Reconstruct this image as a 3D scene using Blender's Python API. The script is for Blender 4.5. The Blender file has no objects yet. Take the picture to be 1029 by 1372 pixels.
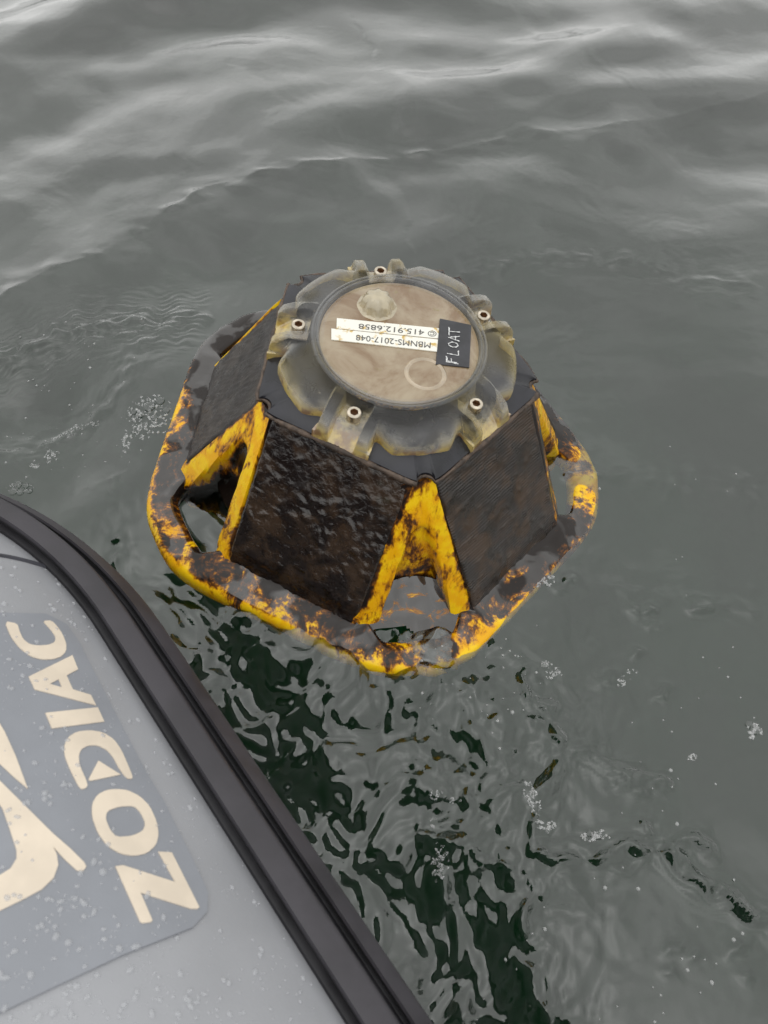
import bpy, bmesh, math, random
import numpy as np
from mathutils import Vector, Matrix

random.seed(7)
rng = np.random.default_rng(11)
SC = bpy.context.scene
COL = SC.collection

# ------------------------------------------------------------------ camera
PITCH = math.radians(58.0)          # below the horizontal
CAM = np.array([0.0, 0.0, 0.5930])   # metres above mean water
FPX, CX, CY = 1075.0, 514.5, 686.0  # focal length and centre in photo pixels (1029 x 1372)
cam_d = bpy.data.cameras.new('camera'); cam = bpy.data.objects.new('camera', cam_d); COL.objects.link(cam)
cam.location = CAM
cam.rotation_euler = (math.pi / 2 - PITCH, 0, 0)
cam_d.sensor_fit = 'VERTICAL'; cam_d.sensor_height = 36.0; cam_d.sensor_width = 27.0
cam_d.lens = 36.0 * FPX / 1372.0
cam_d.clip_start = 0.01; cam_d.clip_end = 2000
cam_d.dof.use_dof = True; cam_d.dof.focus_distance = 0.68; cam_d.dof.aperture_fstop = 14
SC.camera = cam

# ------------------------------------------------------------------ sky, sun, exposure
w = bpy.data.worlds.new('World'); SC.world = w; w.use_nodes = True
wn, wl = w.node_tree.nodes, w.node_tree.links
wn.clear()
SUN_EL, SUN_AZ = math.radians(84), math.radians(-35)
sky = wn.new('ShaderNodeTexSky'); sky.sky_type = 'NISHITA'; sky.sun_disc = False
sky.sun_elevation = SUN_EL; sky.sun_rotation = SUN_AZ; sky.dust_density = 6.0; sky.air_density = 1.0
hs = wn.new('ShaderNodeHueSaturation'); hs.inputs['Saturation'].default_value = 0.10
wl.new(sky.outputs[0], hs.inputs['Color'])
# overcast layer: even cloud deck, brightest overhead, with soft cloud structure
tc = wn.new('ShaderNodeTexCoord')
sep = wn.new('ShaderNodeSeparateXYZ'); wl.new(tc.outputs['Generated'], sep.inputs[0])
ramp = wn.new('ShaderNodeMapRange'); ramp.inputs[1].default_value = -0.05; ramp.inputs[2].default_value = 1.0
ramp.inputs[3].default_value = 0.72; ramp.inputs[4].default_value = 1.10
wl.new(sep.outputs['Z'], ramp.inputs[0])
cn = wn.new('ShaderNodeTexNoise'); cn.inputs['Scale'].default_value = 2.3; cn.inputs['Detail'].default_value = 4.0
cn.inputs['Roughness'].default_value = 0.55; cn.inputs['Distortion'].default_value = 0.4
wl.new(tc.outputs['Generated'], cn.inputs['Vector'])
cm = wn.new('ShaderNodeMapRange'); cm.inputs[1].default_value = 0.3; cm.inputs[2].default_value = 0.7
cm.inputs[3].default_value = 0.76; cm.inputs[4].default_value = 1.20
wl.new(cn.outputs['Fac'], cm.inputs[0])
mu = wn.new('ShaderNodeMath'); mu.operation = 'MULTIPLY'; wl.new(ramp.outputs[0], mu.inputs[0]); wl.new(cm.outputs[0], mu.inputs[1])
cc = wn.new('ShaderNodeVectorMath'); cc.operation = 'SCALE'; cc.inputs[0].default_value = (9.15, 9.28, 9.15)
wl.new(mu.outputs[0], cc.inputs['Scale'])
mx = wn.new('ShaderNodeMix'); mx.data_type = 'RGBA'; mx.inputs[0].default_value = 0.88
wl.new(hs.outputs[0], mx.inputs[6]); wl.new(cc.outputs[0], mx.inputs[7])
bg = wn.new('ShaderNodeBackground'); bg.inputs['Strength'].default_value = 0.10
wl.new(mx.outputs[2], bg.inputs['Color'])
wo = wn.new('ShaderNodeOutputWorld'); wl.new(bg.outputs[0], wo.inputs['Surface'])

sun_d = bpy.data.lights.new('sun', 'SUN'); sun = bpy.data.objects.new('sun', sun_d); COL.objects.link(sun)
sun_d.energy = 0.5; sun_d.angle = math.radians(179); sun_d.color = (1.0, 0.97, 0.93)
sd = Vector((math.sin(SUN_AZ) * math.cos(SUN_EL), math.cos(SUN_AZ) * math.cos(SUN_EL), math.sin(SUN_EL)))
sun.rotation_euler = sd.to_track_quat('Z', 'Y').to_euler(); sun.location = (0, 0, 5)

SC.view_settings.view_transform = 'Standard'; SC.view_settings.look = 'None'
SC.view_settings.exposure = 0.24; SC.view_settings.gamma = 1.0; SC.view_settings.use_curve_mapping = False
SC.render.engine = 'CYCLES'
cy = SC.cycles
cy.max_bounces = 10; cy.transmission_bounces = 8; cy.transparent_max_bounces = 24; cy.diffuse_bounces = 3; cy.glossy_bounces = 4
cy.caustics_reflective = False; cy.caustics_refractive = True; cy.sample_clamp_indirect = 4.0
cy.use_denoising = True

# ------------------------------------------------------------------ pixel -> world helpers
sp, cp = math.sin(PITCH), math.cos(PITCH)
CW = np.array([[1, 0, 0], [0, sp, -cp], [0, cp, sp]], float)   # columns: right, up, back
def ray(x, y):
    d = np.array([(x - CX) / FPX, (CY - y) / FPX, -1.0])
    return CW @ d
def on_water(x, y, z=0.0):
    d = ray(x, y); s = (z - CAM[2]) / d[2]
    return CAM + s * d

# ------------------------------------------------------------------ object helpers
def tag(o, label=None, cat=None, group=None, kind=None):
    for k, v in (('label', label), ('category', cat), ('group', group), ('kind', kind)):
        if v: o[k] = v
    return o
def mesh_obj(name, verts, faces, mats=(), parent=None, smooth=None, mat_idx=None):
    me = bpy.data.meshes.new(name)
    me.from_pydata([tuple(map(float, v)) for v in verts], [], faces)
    for m in (mats if isinstance(mats, (list, tuple)) else [mats]): me.materials.append(m)
    if mat_idx is not None: me.polygons.foreach_set('material_index', mat_idx)
    if smooth is not None:
        me.shade_smooth()
        if smooth < 179: me.set_sharp_from_angle(angle=math.radians(smooth))
    me.update()
    o = bpy.data.objects.new(name, me); COL.objects.link(o)
    if parent: o.parent = parent
    return o
def bm_obj(name, bm, mats=(), parent=None, smooth=None):
    bmesh.ops.recalc_face_normals(bm, faces=bm.faces)
    me = bpy.data.meshes.new(name); bm.to_mesh(me); bm.free()
    for m in (mats if isinstance(mats, (list, tuple)) else [mats]): me.materials.append(m)
    if smooth is not None:
        me.shade_smooth()
        if smooth < 179: me.set_sharp_from_angle(angle=math.radians(smooth))
    o = bpy.data.objects.new(name, me); COL.objects.link(o)
    if parent: o.parent = parent
    return o
def sstep(a, b, x):
    t = np.clip((np.asarray(x, float) - a) / (b - a), 0, 1); return t * t * (3 - 2 * t)

# vectorised gradient noise in 2D
_perm = rng.permutation(512)
_perm = np.concatenate([_perm, _perm])
_ga = rng.uniform(0, 2 * np.pi, 512); _gx, _gy = np.cos(_ga), np.sin(_ga)
def perlin(x, y):
    x = np.asarray(x, float); y = np.asarray(y, float)
    xi = np.floor(x).astype(int); yi = np.floor(y).astype(int); xf = x - xi; yf = y - yi
    def g(ix, iy, dx, dy):
        h = _perm[(_perm[ix & 511] + iy) & 511]; return _gx[h] * dx + _gy[h] * dy
    u = xf ** 3 * (xf * (xf * 6 - 15) + 10); v = yf ** 3 * (yf * (yf * 6 - 15) + 10)
    a = g(xi, yi, xf, yf) * (1 - u) + g(xi + 1, yi, xf - 1, yf) * u
    b = g(xi, yi + 1, xf, yf - 1) * (1 - u) + g(xi + 1, yi + 1, xf - 1, yf - 1) * u
    return (a * (1 - v) + b * v) * 1.5
def fbm(x, y, o=3, gain=0.5):
    s = 0; a = 1
    for i in range(o):
        s = s + a * perlin(x * 2 ** i + 17.3 * i, y * 2 ** i - 9.1 * i); a *= gain
    return s

# ------------------------------------------------------------------ materials
def new_mat(name):
    m = bpy.data.materials.new(name); m.use_nodes = True
    nt = m.node_tree; nt.nodes.clear()
    return m, nt.nodes, nt.links
def N(nodes, typ, **kw):
    n = nodes.new(typ)
    for k, v in kw.items():
        if k.startswith('_'): setattr(n, k[1:], v)
    return n
def noise(nodes, links, vec, scale, detail=4, rough=0.55, dist=0.0):
    n = nodes.new('ShaderNodeTexNoise'); n.inputs['Scale'].default_value = scale; n.inputs['Detail'].default_value = detail
    n.inputs['Roughness'].default_value = rough; n.inputs['Distortion'].default_value = dist
    links.new(vec, n.inputs['Vector']); return n.outputs['Fac']
def mapr(nodes, links, v, a, b, c=0.0, d=1.0):
    n = nodes.new('ShaderNodeMapRange'); links.new(v, n.inputs[0])
    for i, q in enumerate((a, b, c, d)): n.inputs[i + 1].default_value = q
    n.interpolation_type = 'SMOOTHSTEP'; return n.outputs[0]
def mixc(nodes, links, f, a, b):
    n = nodes.new('ShaderNodeMix'); n.data_type = 'RGBA'
    for s, v in ((0, f), (6, a), (7, b)):
        if hasattr(v, 'is_linked') or hasattr(v, 'links'): links.new(v, n.inputs[s])
        elif s == 0: n.inputs[0].default_value = v
        else: n.inputs[s].default_value = (*v, 1) if len(v) == 3 else v
    return n.outputs[2]
def math_n(nodes, links, op, a, b=None):
    n = nodes.new('ShaderNodeMath'); n.operation = op
    for i, v in enumerate((a, b)):
        if v is None: continue
        if isinstance(v, (int, float)): n.inputs[i].default_value = v
        else: links.new(v, n.inputs[i])
    return n.outputs[0]
def bump(nodes, links, h, strength, dist, prev=None):
    n = nodes.new('ShaderNodeBump'); n.inputs['Strength'].default_value = strength; n.inputs['Distance'].default_value = dist
    links.new(h, n.inputs['Height'])
    if prev is not None: links.new(prev, n.inputs['Normal'])
    return n.outputs[0]
def stretch(nodes, links, vec, s):
    n = nodes.new('ShaderNodeMapping'); n.inputs['Scale'].default_value = s; links.new(vec, n.inputs['Vector']); return n.outputs[0]
def principled(nodes, links):
    p = nodes.new('ShaderNodeBsdfPrincipled'); o = nodes.new('ShaderNodeOutputMaterial'); links.new(p.outputs[0], o.inputs[0]); return p
def setin(links, p, name, v):
    if isinstance(v, (int, float)): p.inputs[name].default_value = v
    elif isinstance(v, tuple): p.inputs[name].default_value = (*v, 1) if len(v) == 3 else v
    else: links.new(v, p.inputs[name])

def mat_simple(name, col, rough=0.5, var=0.15, scale=60, bumpd=0.0, bscale=400, metal=0.0, spec=0.5):
    m, n, l = new_mat(name); p = principled(n, l)
    v = n.new('ShaderNodeTexCoord').outputs['Object']
    f = noise(n, l, v, scale)
    c2 = tuple(c * (1 - var) for c in col); c1 = tuple(min(1, c * (1 + var)) for c in col)
    setin(l, p, 'Base Color', mixc(n, l, mapr(n, l, f, 0.35, 0.65), c2, c1))
    setin(l, p, 'Roughness', mapr(n, l, f, 0.3, 0.7, max(0, rough - 0.08), min(1, rough + 0.08)))
    p.inputs['Metallic'].default_value = metal; p.inputs['Specular IOR Level'].default_value = spec
    if bumpd: setin(l, p, 'Normal', bump(n, l, noise(n, l, v, bscale, 3), 0.6, bumpd))
    return m

def mat_yellow(name, lo, hi, rim=False):
    """stained yellow plastic; lo..hi = noise band over which brown fouling gives way to yellow"""
    m, n, l = new_mat(name); p = principled(n, l)
    v = n.new('ShaderNodeTexCoord').outputs['Object']
    a = noise(n, l, stretch(n, l, v, (1, 1, 0.5)), 34, 6, 0.66, 1.0)
    b = noise(n, l, stretch(n, l, v, (1, 1, 0.22)), 230, 5, 0.65, 0.4)
    f = math_n(n, l, 'ADD', math_n(n, l, 'MULTIPLY', a, 0.72), math_n(n, l, 'MULTIPLY', b, 0.28))
    p.inputs['Specular IOR Level'].default_value = 0.35
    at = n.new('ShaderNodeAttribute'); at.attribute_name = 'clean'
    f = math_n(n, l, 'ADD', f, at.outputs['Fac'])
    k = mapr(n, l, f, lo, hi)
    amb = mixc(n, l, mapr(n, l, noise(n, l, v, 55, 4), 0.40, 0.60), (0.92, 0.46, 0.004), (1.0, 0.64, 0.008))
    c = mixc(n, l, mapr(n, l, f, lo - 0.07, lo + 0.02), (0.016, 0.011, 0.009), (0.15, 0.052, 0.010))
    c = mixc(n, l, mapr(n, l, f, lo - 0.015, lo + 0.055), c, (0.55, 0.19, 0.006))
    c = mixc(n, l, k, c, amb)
    setin(l, p, 'Base Color', c)
    setin(l, p, 'Roughness', math_n(n, l, 'ADD', mapr(n, l, f, lo - 0.05, hi, 0.05, 0.22), mapr(n, l, b, 0.3, 0.7, 0.0, 0.12)))
    if rim:   # wet slime carries a water film
        setin(l, p, 'Coat Weight', math_n(n, l, 'MULTIPLY', mapr(n, l, f, lo, hi, 1.0, 0.1), mapr(n, l, noise(n, l, v, 26, 3, 0.5, 0.6), 0.47, 0.53))); p.inputs['Coat IOR'].default_value = 1.6; p.inputs['Coat Roughness'].default_value = 0.03
        setin(l, p, 'Coat Normal', bump(n, l, noise(n, l, v, 45, 2), 0.35, 0.003))
    setin(l, p, 'Normal', bump(n, l, f, 0.45, 0.0009))
    return m
M_YEL = mat_yellow('yellow_plastic', 0.45, 0.55)
M_BRIM = mat_yellow('yellow_brim', 0.47, 0.56, True)

def mat_slime(name, dark, light, kind):
    m, n, l = new_mat(name); p = principled(n, l)
    v = n.new('ShaderNodeTexCoord').outputs['Object']
    if kind == 'wrinkle':
        h = noise(n, l, v, 240, 2, 0.5, 0.8); hb = 0.0012
        r = (0.08, 0.30)
    elif kind == 'streak':
        h = noise(n, l, stretch(n, l, v, (1, 0.22, 1)), 420, 4, 0.6, 0.5); hb = 0.0007
        r = (0.22, 0.50)
    else:
        h = noise(n, l, v, 200, 6, 0.65); hb = 0.0005
        r = (0.20, 0.50)
    f = noise(n, l, v, 38, 5, 0.6, 0.5)
    c = mixc(n, l, mapr(n, l, f, 0.42, 0.64), dark, light)
    gm = noise(n, l, v, 22, 3)
    c = mixc(n, l, mapr(n, l, gm, 0.62, 0.74), c, (0.022, 0.027, 0.016))
    setin(l, p, 'Base Color', c)
    setin(l, p, 'Roughness', mapr(n, l, noise(n, l, v, 75, 4), 0.35, 0.65, *r))
    nb = bump(n, l, h, 0.85, hb)
    if kind == 'ribbed':
        wv = n.new('ShaderNodeTexWave'); wv.wave_type = 'BANDS'; wv.bands_direction = 'Y'
        wv.inputs['Scale'].default_value = 120; wv.inputs['Distortion'].default_value = 0.25; wv.inputs['Detail'].default_value = 1
        l.new(v, wv.inputs['Vector'])
        msk = mapr(n, l, noise(n, l, v, 30, 3), 0.36, 0.56)
        hh = math_n(n, l, 'MULTIPLY', wv.outputs['Fac'], msk)
        nb = bump(n, l, hh, 0.6, 0.00045, nb)
        cc_ = mixc(n, l, math_n(n, l, 'MULTIPLY', hh, 0.35), c, (0.085, 0.078, 0.080)); l.new(cc_, p.inputs['Base Color'])
    if kind == 'wrinkle': p.inputs['Coat Weight'].default_value = 0.6; p.inputs['Coat IOR'].default_value = 1.5; p.inputs['Coat Roughness'].default_value = 0.16
    setin(l, p, 'Normal', nb)
    return m
M_WRINK = mat_slime('wet_wrinkled_slime', (0.010, 0.006, 0.005), (0.046, 0.027, 0.016), 'wrinkle')
M_STREAK = mat_slime('streaked_slime', (0.020, 0.015, 0.013), (0.045, 0.036, 0.030), 'streak')
M_RIB = mat_slime('ribbed_panel_slime', (0.022, 0.017, 0.013), (0.060, 0.034, 0.017), 'ribbed')
M_COLLAR = mat_simple('black_collar', (0.016, 0.016, 0.021), 0.30, 0.4, 40, 0.0002, 300)
M_BEAD = mat_simple('fouled_edge', (0.085, 0.060, 0.045), 0.6, 0.5, 160, 0.0012, 420)
M_STEEL = mat_simple('stainless_steel', (0.62, 0.55, 0.45), 0.28, 0.2, 200, 0, 0, 1.0)
M_SOCKET = mat_simple('rusty_socket', (0.16, 0.07, 0.025), 0.7, 0.4, 500)

def mat_lid():
    m, n, l = new_mat('clear_lid'); p = principled(n, l)
    v = n.new('ShaderNodeTexCoord').outputs['Object']
    s = n.new('ShaderNodeSeparateXYZ'); l.new(v, s.inputs[0])
    low = mapr(n, l, s.outputs['Z'], 0.1345, 0.1525, 1.0, 0.0)
    vlow = mapr(n, l, s.outputs['Z'], 0.1345, 0.1395, 1.0, 0.0)
    f1 = noise(n, l, v, 40, 5, 0.6, 0.6)
    st = math_n(n, l, 'MULTIPLY', low, mapr(n, l, f1, 0.34, 0.55, 0.05, 0.9))
    st = math_n(n, l, 'MAXIMUM', st, math_n(n, l, 'MULTIPLY', vlow, 0.85))
    c = mixc(n, l, mapr(n, l, noise(n, l, v, 17, 2), 0.42, 0.60), (0.80, 0.78, 0.72), (0.80, 0.66, 0.30))
    stc = mixc(n, l, mapr(n, l, noise(n, l, v, 90, 4), 0.36, 0.60), (0.22, 0.095, 0.008), (0.62, 0.44, 0.08))
    c = mixc(n, l, st, c, stc)
    spk = mapr(n, l, noise(n, l, v, 210, 3), 0.68, 0.74)
    c = mixc(n, l, spk, c, (0.24, 0.17, 0.04))
    setin(l, p, 'Base Color', c)
    lw = n.new('ShaderNodeLayerWeight'); lw.inputs['Blend'].default_value = 0.35
    al = math_n(n, l, 'ADD', mapr(n, l, lw.outputs['Facing'], 0.10, 0.85, 0.05, 0.50), math_n(n, l, 'MULTIPLY', st, 1.0))
    al = math_n(n, l, 'ADD', al, math_n(n, l, 'MULTIPLY', spk, 0.3))
    setin(l, p, 'Alpha', al)
    p.inputs['Roughness'].default_value = 0.06; p.inputs['IOR'].default_value = 1.6
    p.inputs['Coat Weight'].default_value = 1.0; p.inputs['Coat Roughness'].default_value = 0.02; p.inputs['Coat IOR'].default_value = 1.95
    return m
M_LID = mat_lid()
def mat_window():
    m, n, l = new_mat('cloudy_window'); p = principled(n, l)
    v = n.new('ShaderNodeTexCoord').outputs['Object']
    f = noise(n, l, v, 24, 6, 0.6, 0.5)
    c = mixc(n, l, mapr(n, l, f, 0.36, 0.66), (0.185, 0.102, 0.040), (0.37, 0.295, 0.195))
    g = noise(n, l, v, 70, 4)
    c = mixc(n, l, mapr(n, l, g, 0.64, 0.74, 0, 0.6), c, (0.22, 0.18, 0.05))
    setin(l, p, 'Base Color', c); p.inputs['Roughness'].default_value = 0.22
    p.inputs['Coat Weight'].default_value = 0.8; p.inputs['Coat Roughness'].default_value = 0.05
    return m
M_WIN = mat_window()
def mat_tape():
    m, n, l = new_mat('white_label_tape'); p = principled(n, l)
    v = n.new('ShaderNodeTexCoord').outputs['Object']
    f = noise(n, l, v, 130, 5, 0.6, 0.3)
    setin(l, p, 'Base Color', mixc(n, l, mapr(n, l, f, 0.53, 0.66), (0.86, 0.84, 0.76), (0.60, 0.40, 0.10)))
    p.inputs['Roughness'].default_value = 0.45
    return m
M_TAPE = mat_tape()
def mat_clear(name, col, alpha, rough):
    m, n, l = new_mat(name); p = principled(n, l)
    v = n.new('ShaderNodeTexCoord').outputs['Object']
    f = noise(n, l, v, 90, 4)
    setin(l, p, 'Base Color', mixc(n, l, mapr(n, l, f, .35, .65), tuple(c * .75 for c in col), col))
    setin(l, p, 'Alpha', alpha); setin(l, p, 'Roughness', rough); p.inputs['IOR'].default_value = 1.7
    p.inputs['Coat Weight'].default_value = 1.0; p.inputs['Coat Roughness'].default_value = 0.03; p.inputs['Coat IOR'].default_value = 1.8
    return m
M_BOSS = mat_clear('clear_boss', (0.56, 0.47, 0.30), 0.85, 0.12)
M_RECESS = mat_clear('recess_edge', (0.46, 0.35, 0.22), 1.0, 0.15)
M_RING = mat_clear('clear_ring', (0.30, 0.30, 0.30), 0.30, 0.05)
M_INK = mat_simple('label_ink', (0.09, 0.085, 0.08), 0.6)
M_BLKTAPE = mat_simple('black_tape', (0.035, 0.035, 0.040), 0.4, 0.25, 80)
M_WHITEINK = mat_simple('white_marker', (0.62, 0.62, 0.62), 0.6, 0.35, 900)

M_TUBE = mat_simple('grey_hypalon', (0.338, 0.342, 0.362), 0.42, 0.05, 14, 0.00012, 900)
M_PATCH = mat_simple('grey_logo_patch', (0.268, 0.279, 0.309), 0.40, 0.05, 20, 0.0001, 700)
M_CREAM = mat_simple('cream_lettering', (0.76, 0.655, 0.53), 0.5, 0.06, 40)
M_STRAKE = mat_simple('charcoal_rubber', (0.047, 0.043, 0.050), 0.50, 0.18, 25, 0.00015, 700)
M_STRAKE_SHADE = mat_simple('shaded_rubber', (0.020, 0.019, 0.022), 0.42, 0.2, 40)  # darker copy of the strake rubber: shade painted into flange and groove
M_SEAM = mat_simple('dark_seam', (0.05, 0.05, 0.062), 0.6)
def mat_drop():
    m, n, l = new_mat('water_drop'); p = principled(n, l)
    p.inputs['Base Color'].default_value = (0.62, 0.63, 0.66, 1); p.inputs['Roughness'].default_value = 0.04
    p.inputs['Alpha'].default_value = 0.42; p.inputs['IOR'].default_value = 1.5; p.inputs['Coat Weight'].default_value = 1.0
    return m
M_DROP = mat_drop()
def mat_bubble(name, white):
    m, n, l = new_mat(name)
    t = n.new('ShaderNodeBsdfTransparent'); g = n.new('ShaderNodeBsdfGlossy'); g.inputs['Roughness'].default_value = 0.03
    d = n.new('ShaderNodeBsdfTranslucent'); d.inputs['Color'].default_value = (0.8, 0.8, 0.8, 1)
    df = n.new('ShaderNodeBsdfDiffuse'); df.inputs['Color'].default_value = (0.8, 0.8, 0.8, 1)
    fr = n.new('ShaderNodeFresnel'); fr.inputs['IOR'].default_value = 1.25
    lw = n.new('ShaderNodeLayerWeight'); lw.inputs['Blend'].default_value = 0.5
    a = n.new('ShaderNodeMixShader'); l.new(mapr(n, l, lw.outputs['Facing'], 0.70, 1.0, white, min(1, white + 0.40)), a.inputs[0]); l.new(t.outputs[0], a.inputs[1]); l.new(df.outputs[0], a.inputs[2])
    b = n.new('ShaderNodeMixShader'); l.new(fr.outputs[0], b.inputs[0]); l.new(a.outputs[0], b.inputs[1]); l.new(g.outputs[0], b.inputs[2])
    o = n.new('ShaderNodeOutputMaterial'); l.new(b.outputs[0], o.inputs[0])
    return m
M_BUB = mat_bubble('bubble_film', 0.035); M_FROTH = mat_bubble('froth', 0.36)
def mat_water():
    m, n, l = new_mat('sea_water')
    v = n.new('ShaderNodeNewGeometry').outputs['Position']
    b1 = noise(n, l, v, 190, 3, 0.55)
    nb = bump(n, l, b1, 0.15, 0.0006)
    fr = n.new('ShaderNodeFresnel'); fr.inputs['IOR'].default_value = 1.33; l.new(nb, fr.inputs['Normal'])
    ff = math_n(n, l, 'MINIMUM', math_n(n, l, 'ADD', math_n(n, l, 'MULTIPLY', fr.outputs[0], 3.6), 0.038), 0.85)
    g = n.new('ShaderNodeBsdfGlossy'); g.inputs['Roughness'].default_value = 0.015; l.new(nb, g.inputs['Normal'])
    r = n.new('ShaderNodeBsdfRefraction'); r.inputs['IOR'].default_value = 1.33; r.inputs['Roughness'].default_value = 0.0; l.new(nb, r.inputs['Normal'])
    r.inputs['Color'].default_value = (0.93, 0.97, 0.95, 1)
    mxs = n.new('ShaderNodeMixShader'); l.new(ff, mxs.inputs[0]); l.new(r.outputs[0], mxs.inputs[1]); l.new(g.outputs[0], mxs.inputs[2])
    o = n.new('ShaderNodeOutputMaterial'); l.new(mxs.outputs[0], o.inputs['Surface'])
    va = n.new('ShaderNodeVolumeAbsorption'); va.inputs['Color'].default_value = (0.45, 0.62, 0.52, 1); va.inputs['Density'].default_value = 4.6
    l.new(va.outputs[0], o.inputs['Volume'])
    return m
M_WATER = mat_water()
M_SILT = mat_simple('green_silt', (0.34, 0.56, 0.40), 0.9, 0.2, 3)

# ------------------------------------------------------------------ water
def seg_dist(X, Y, P):
    """distance to a polyline, side sign, and position along it (0..1)"""
    best = np.full(X.shape, 1e9); sgn = np.zeros(X.shape); along = np.zeros(X.shape)
    L = np.concatenate([[0], np.cumsum(np.hypot(*(np.diff(P, axis=0).T)))])
    for i in range(len(P) - 1):
        a, b = P[i], P[i + 1]; d = b - a; ll = (d ** 2).sum()
        t = np.clip(((X - a[0]) * d[0] + (Y - a[1]) * d[1]) / ll, 0, 1)
        qx, qy = X - a[0] - t * d[0], Y - a[1] - t * d[1]
        D = np.hypot(qx, qy); k = D < best
        best = np.where(k, D, best); sgn = np.where(k, np.sign(d[0] * qy - d[1] * qx), sgn)
        along = np.where(k, (L[i] + t * (L[i + 1] - L[i])) / L[-1], along)
    return best, sgn, along
def smooth_line(P, n=3):
    P = np.array(P, float)
    for _ in range(n):
        Q = np.empty((2 * len(P) - 2, 2)); Q[0::2] = .75 * P[:-1] + .25 * P[1:]; Q[1::2] = .25 * P[:-1] + .75 * P[1:]
        P = np.vstack([P[:1], Q, P[-1:]])
    return P
def water_line(px):
    return smooth_line([on_water(x, y)[:2] for x, y in px])
CREST = water_line([(-160, 480), (0, 420), (60, 398), (130, 366), (200, 318), (300, 265), (420, 240), (490, 214), (560, 210), (640, 192), (760, 182), (830, 172), (900, 152), (1029, 142), (1200, 120)])
CREST2 = water_line([(-150, 120), (80, 90), (240, 62), (420, 110), (560, 95), (700, 70), (860, 48), (1029, 0), (1200, -30)])
RIDGES = [  # (pixels, height, half width, both-sided ripple count)
    ([(590, 380), (660, 352), (720, 340), (800, 338), (860, 348), (920, 368), (1029, 388)], .0030, .012),
    ([(-60, 505), (0, 495), (80, 462), (130, 448), (200, 440), (290, 437)], .0040, .014),
    ([(200, 442), (185, 490), (165, 530), (135, 560), (60, 590), (-40, 612)], .0036, .012),
    ([(1060, 1262), (1000, 1215), (950, 1182), (895, 1140), (880, 1128), (830, 1143), (760, 1140), (715, 1155)], .0060, .0048),
    ([(890, 1130), (870, 1100), (862, 1090)], .0050, .0042),
    ([(895, 1135), (930, 1120), (965, 1122)], .0040, .0042),
    ([(715, 1150), (703, 1220), (705, 1290), (730, 1345), (738, 1400)], .0048, .0050),
    ([(716, 1155), (728, 1085), (736, 1040), (756, 1000), (748, 960), (715, 925), (700, 880)], .0046, .0050),
    ([(758, 998), (800, 1012), (850, 1036), (910, 1040)], .0040, .0048),
    ([(700, 1158), (650, 1140), (605, 1125), (560, 1120)], .0048, .0046),
    ([(170, 770), (165, 700), (150, 640)], .0018, .010),
    ([(760, 780), (850, 770), (930, 790), (1040, 800)], .0016, .014),
    ([(760, 600), (850, 628), (960, 625), (1050, 640)], .0014, .014),
]
RIDGES = [(water_line(p), h, wd) for p, h, wd in RIDGES]
_wv = []
_r2 = np.random.default_rng(5)
for lam, amp, spread in ((0.46, .0062, .35), (0.33, .0050, .45), (0.27, .0040, .5), (0.21, .0034, .6), (0.165, .0024, .7), (0.13, .0017, .8), (0.10, .0010, .9), (0.083, .0007, 1.0)):
    for _ in range(2):
        ang = math.radians(117) + _r2.normal(0, spread * .65)
        _wv.append((2 * math.pi / (lam * _r2.uniform(.9, 1.1)), ang, amp * (.46 if lam > .2 else .26), _r2.uniform(0, 6.28)))
SIDE_A = on_water(580, 1372, .14)[:2]; _sb = on_water(235, 862, .14)[:2]; _sd = (_sb - SIDE_A) / np.linalg.norm(_sb - SIDE_A); SIDE_N = np.array([_sd[1], -_sd[0]])
BUOY_XY = on_water(520, 700)[:2]
Z1 = on_water(430, 1010)[:2]; Z2 = on_water(600, 1290)[:2]; Z3 = on_water(330, 880)[:2]; Z4 = on_water(640, 980)[:2]
_rd = random.Random(8); DIMPLES = []
for _x, _y, _n, _sx, _sy in [(880, 800, 5, 30, 14), (600, 900, 9, 60, 30), (560, 930, 6, 50, 30), (860, 860, 4, 40, 30), (780, 620, 5, 30, 20), (700, 960, 8, 40, 40), (640, 1010, 8, 40, 50), (890, 930, 3, 30, 14), (840, 1300, 5, 60, 40), (960, 1290, 4, 60, 30), (850, 1050, 4, 40, 20), (660, 1180, 7, 50, 40), (620, 1060, 5, 30, 30), (160, 745, 5, 12, 20), (980, 800, 3, 40, 6), (750, 760, 3, 20, 20)]:
    for _ in range(_n):
        _p = on_water(_x + _rd.gauss(0, _sx * .6), _y + _rd.gauss(0, _sy * .6)); (DIMPLES.append((_p[0], _p[1], _rd.uniform(.004, .011), _rd.uniform(.002, .0042), _rd.uniform(-.4, .7))) if _rd.random() < .6 else None)
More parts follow.
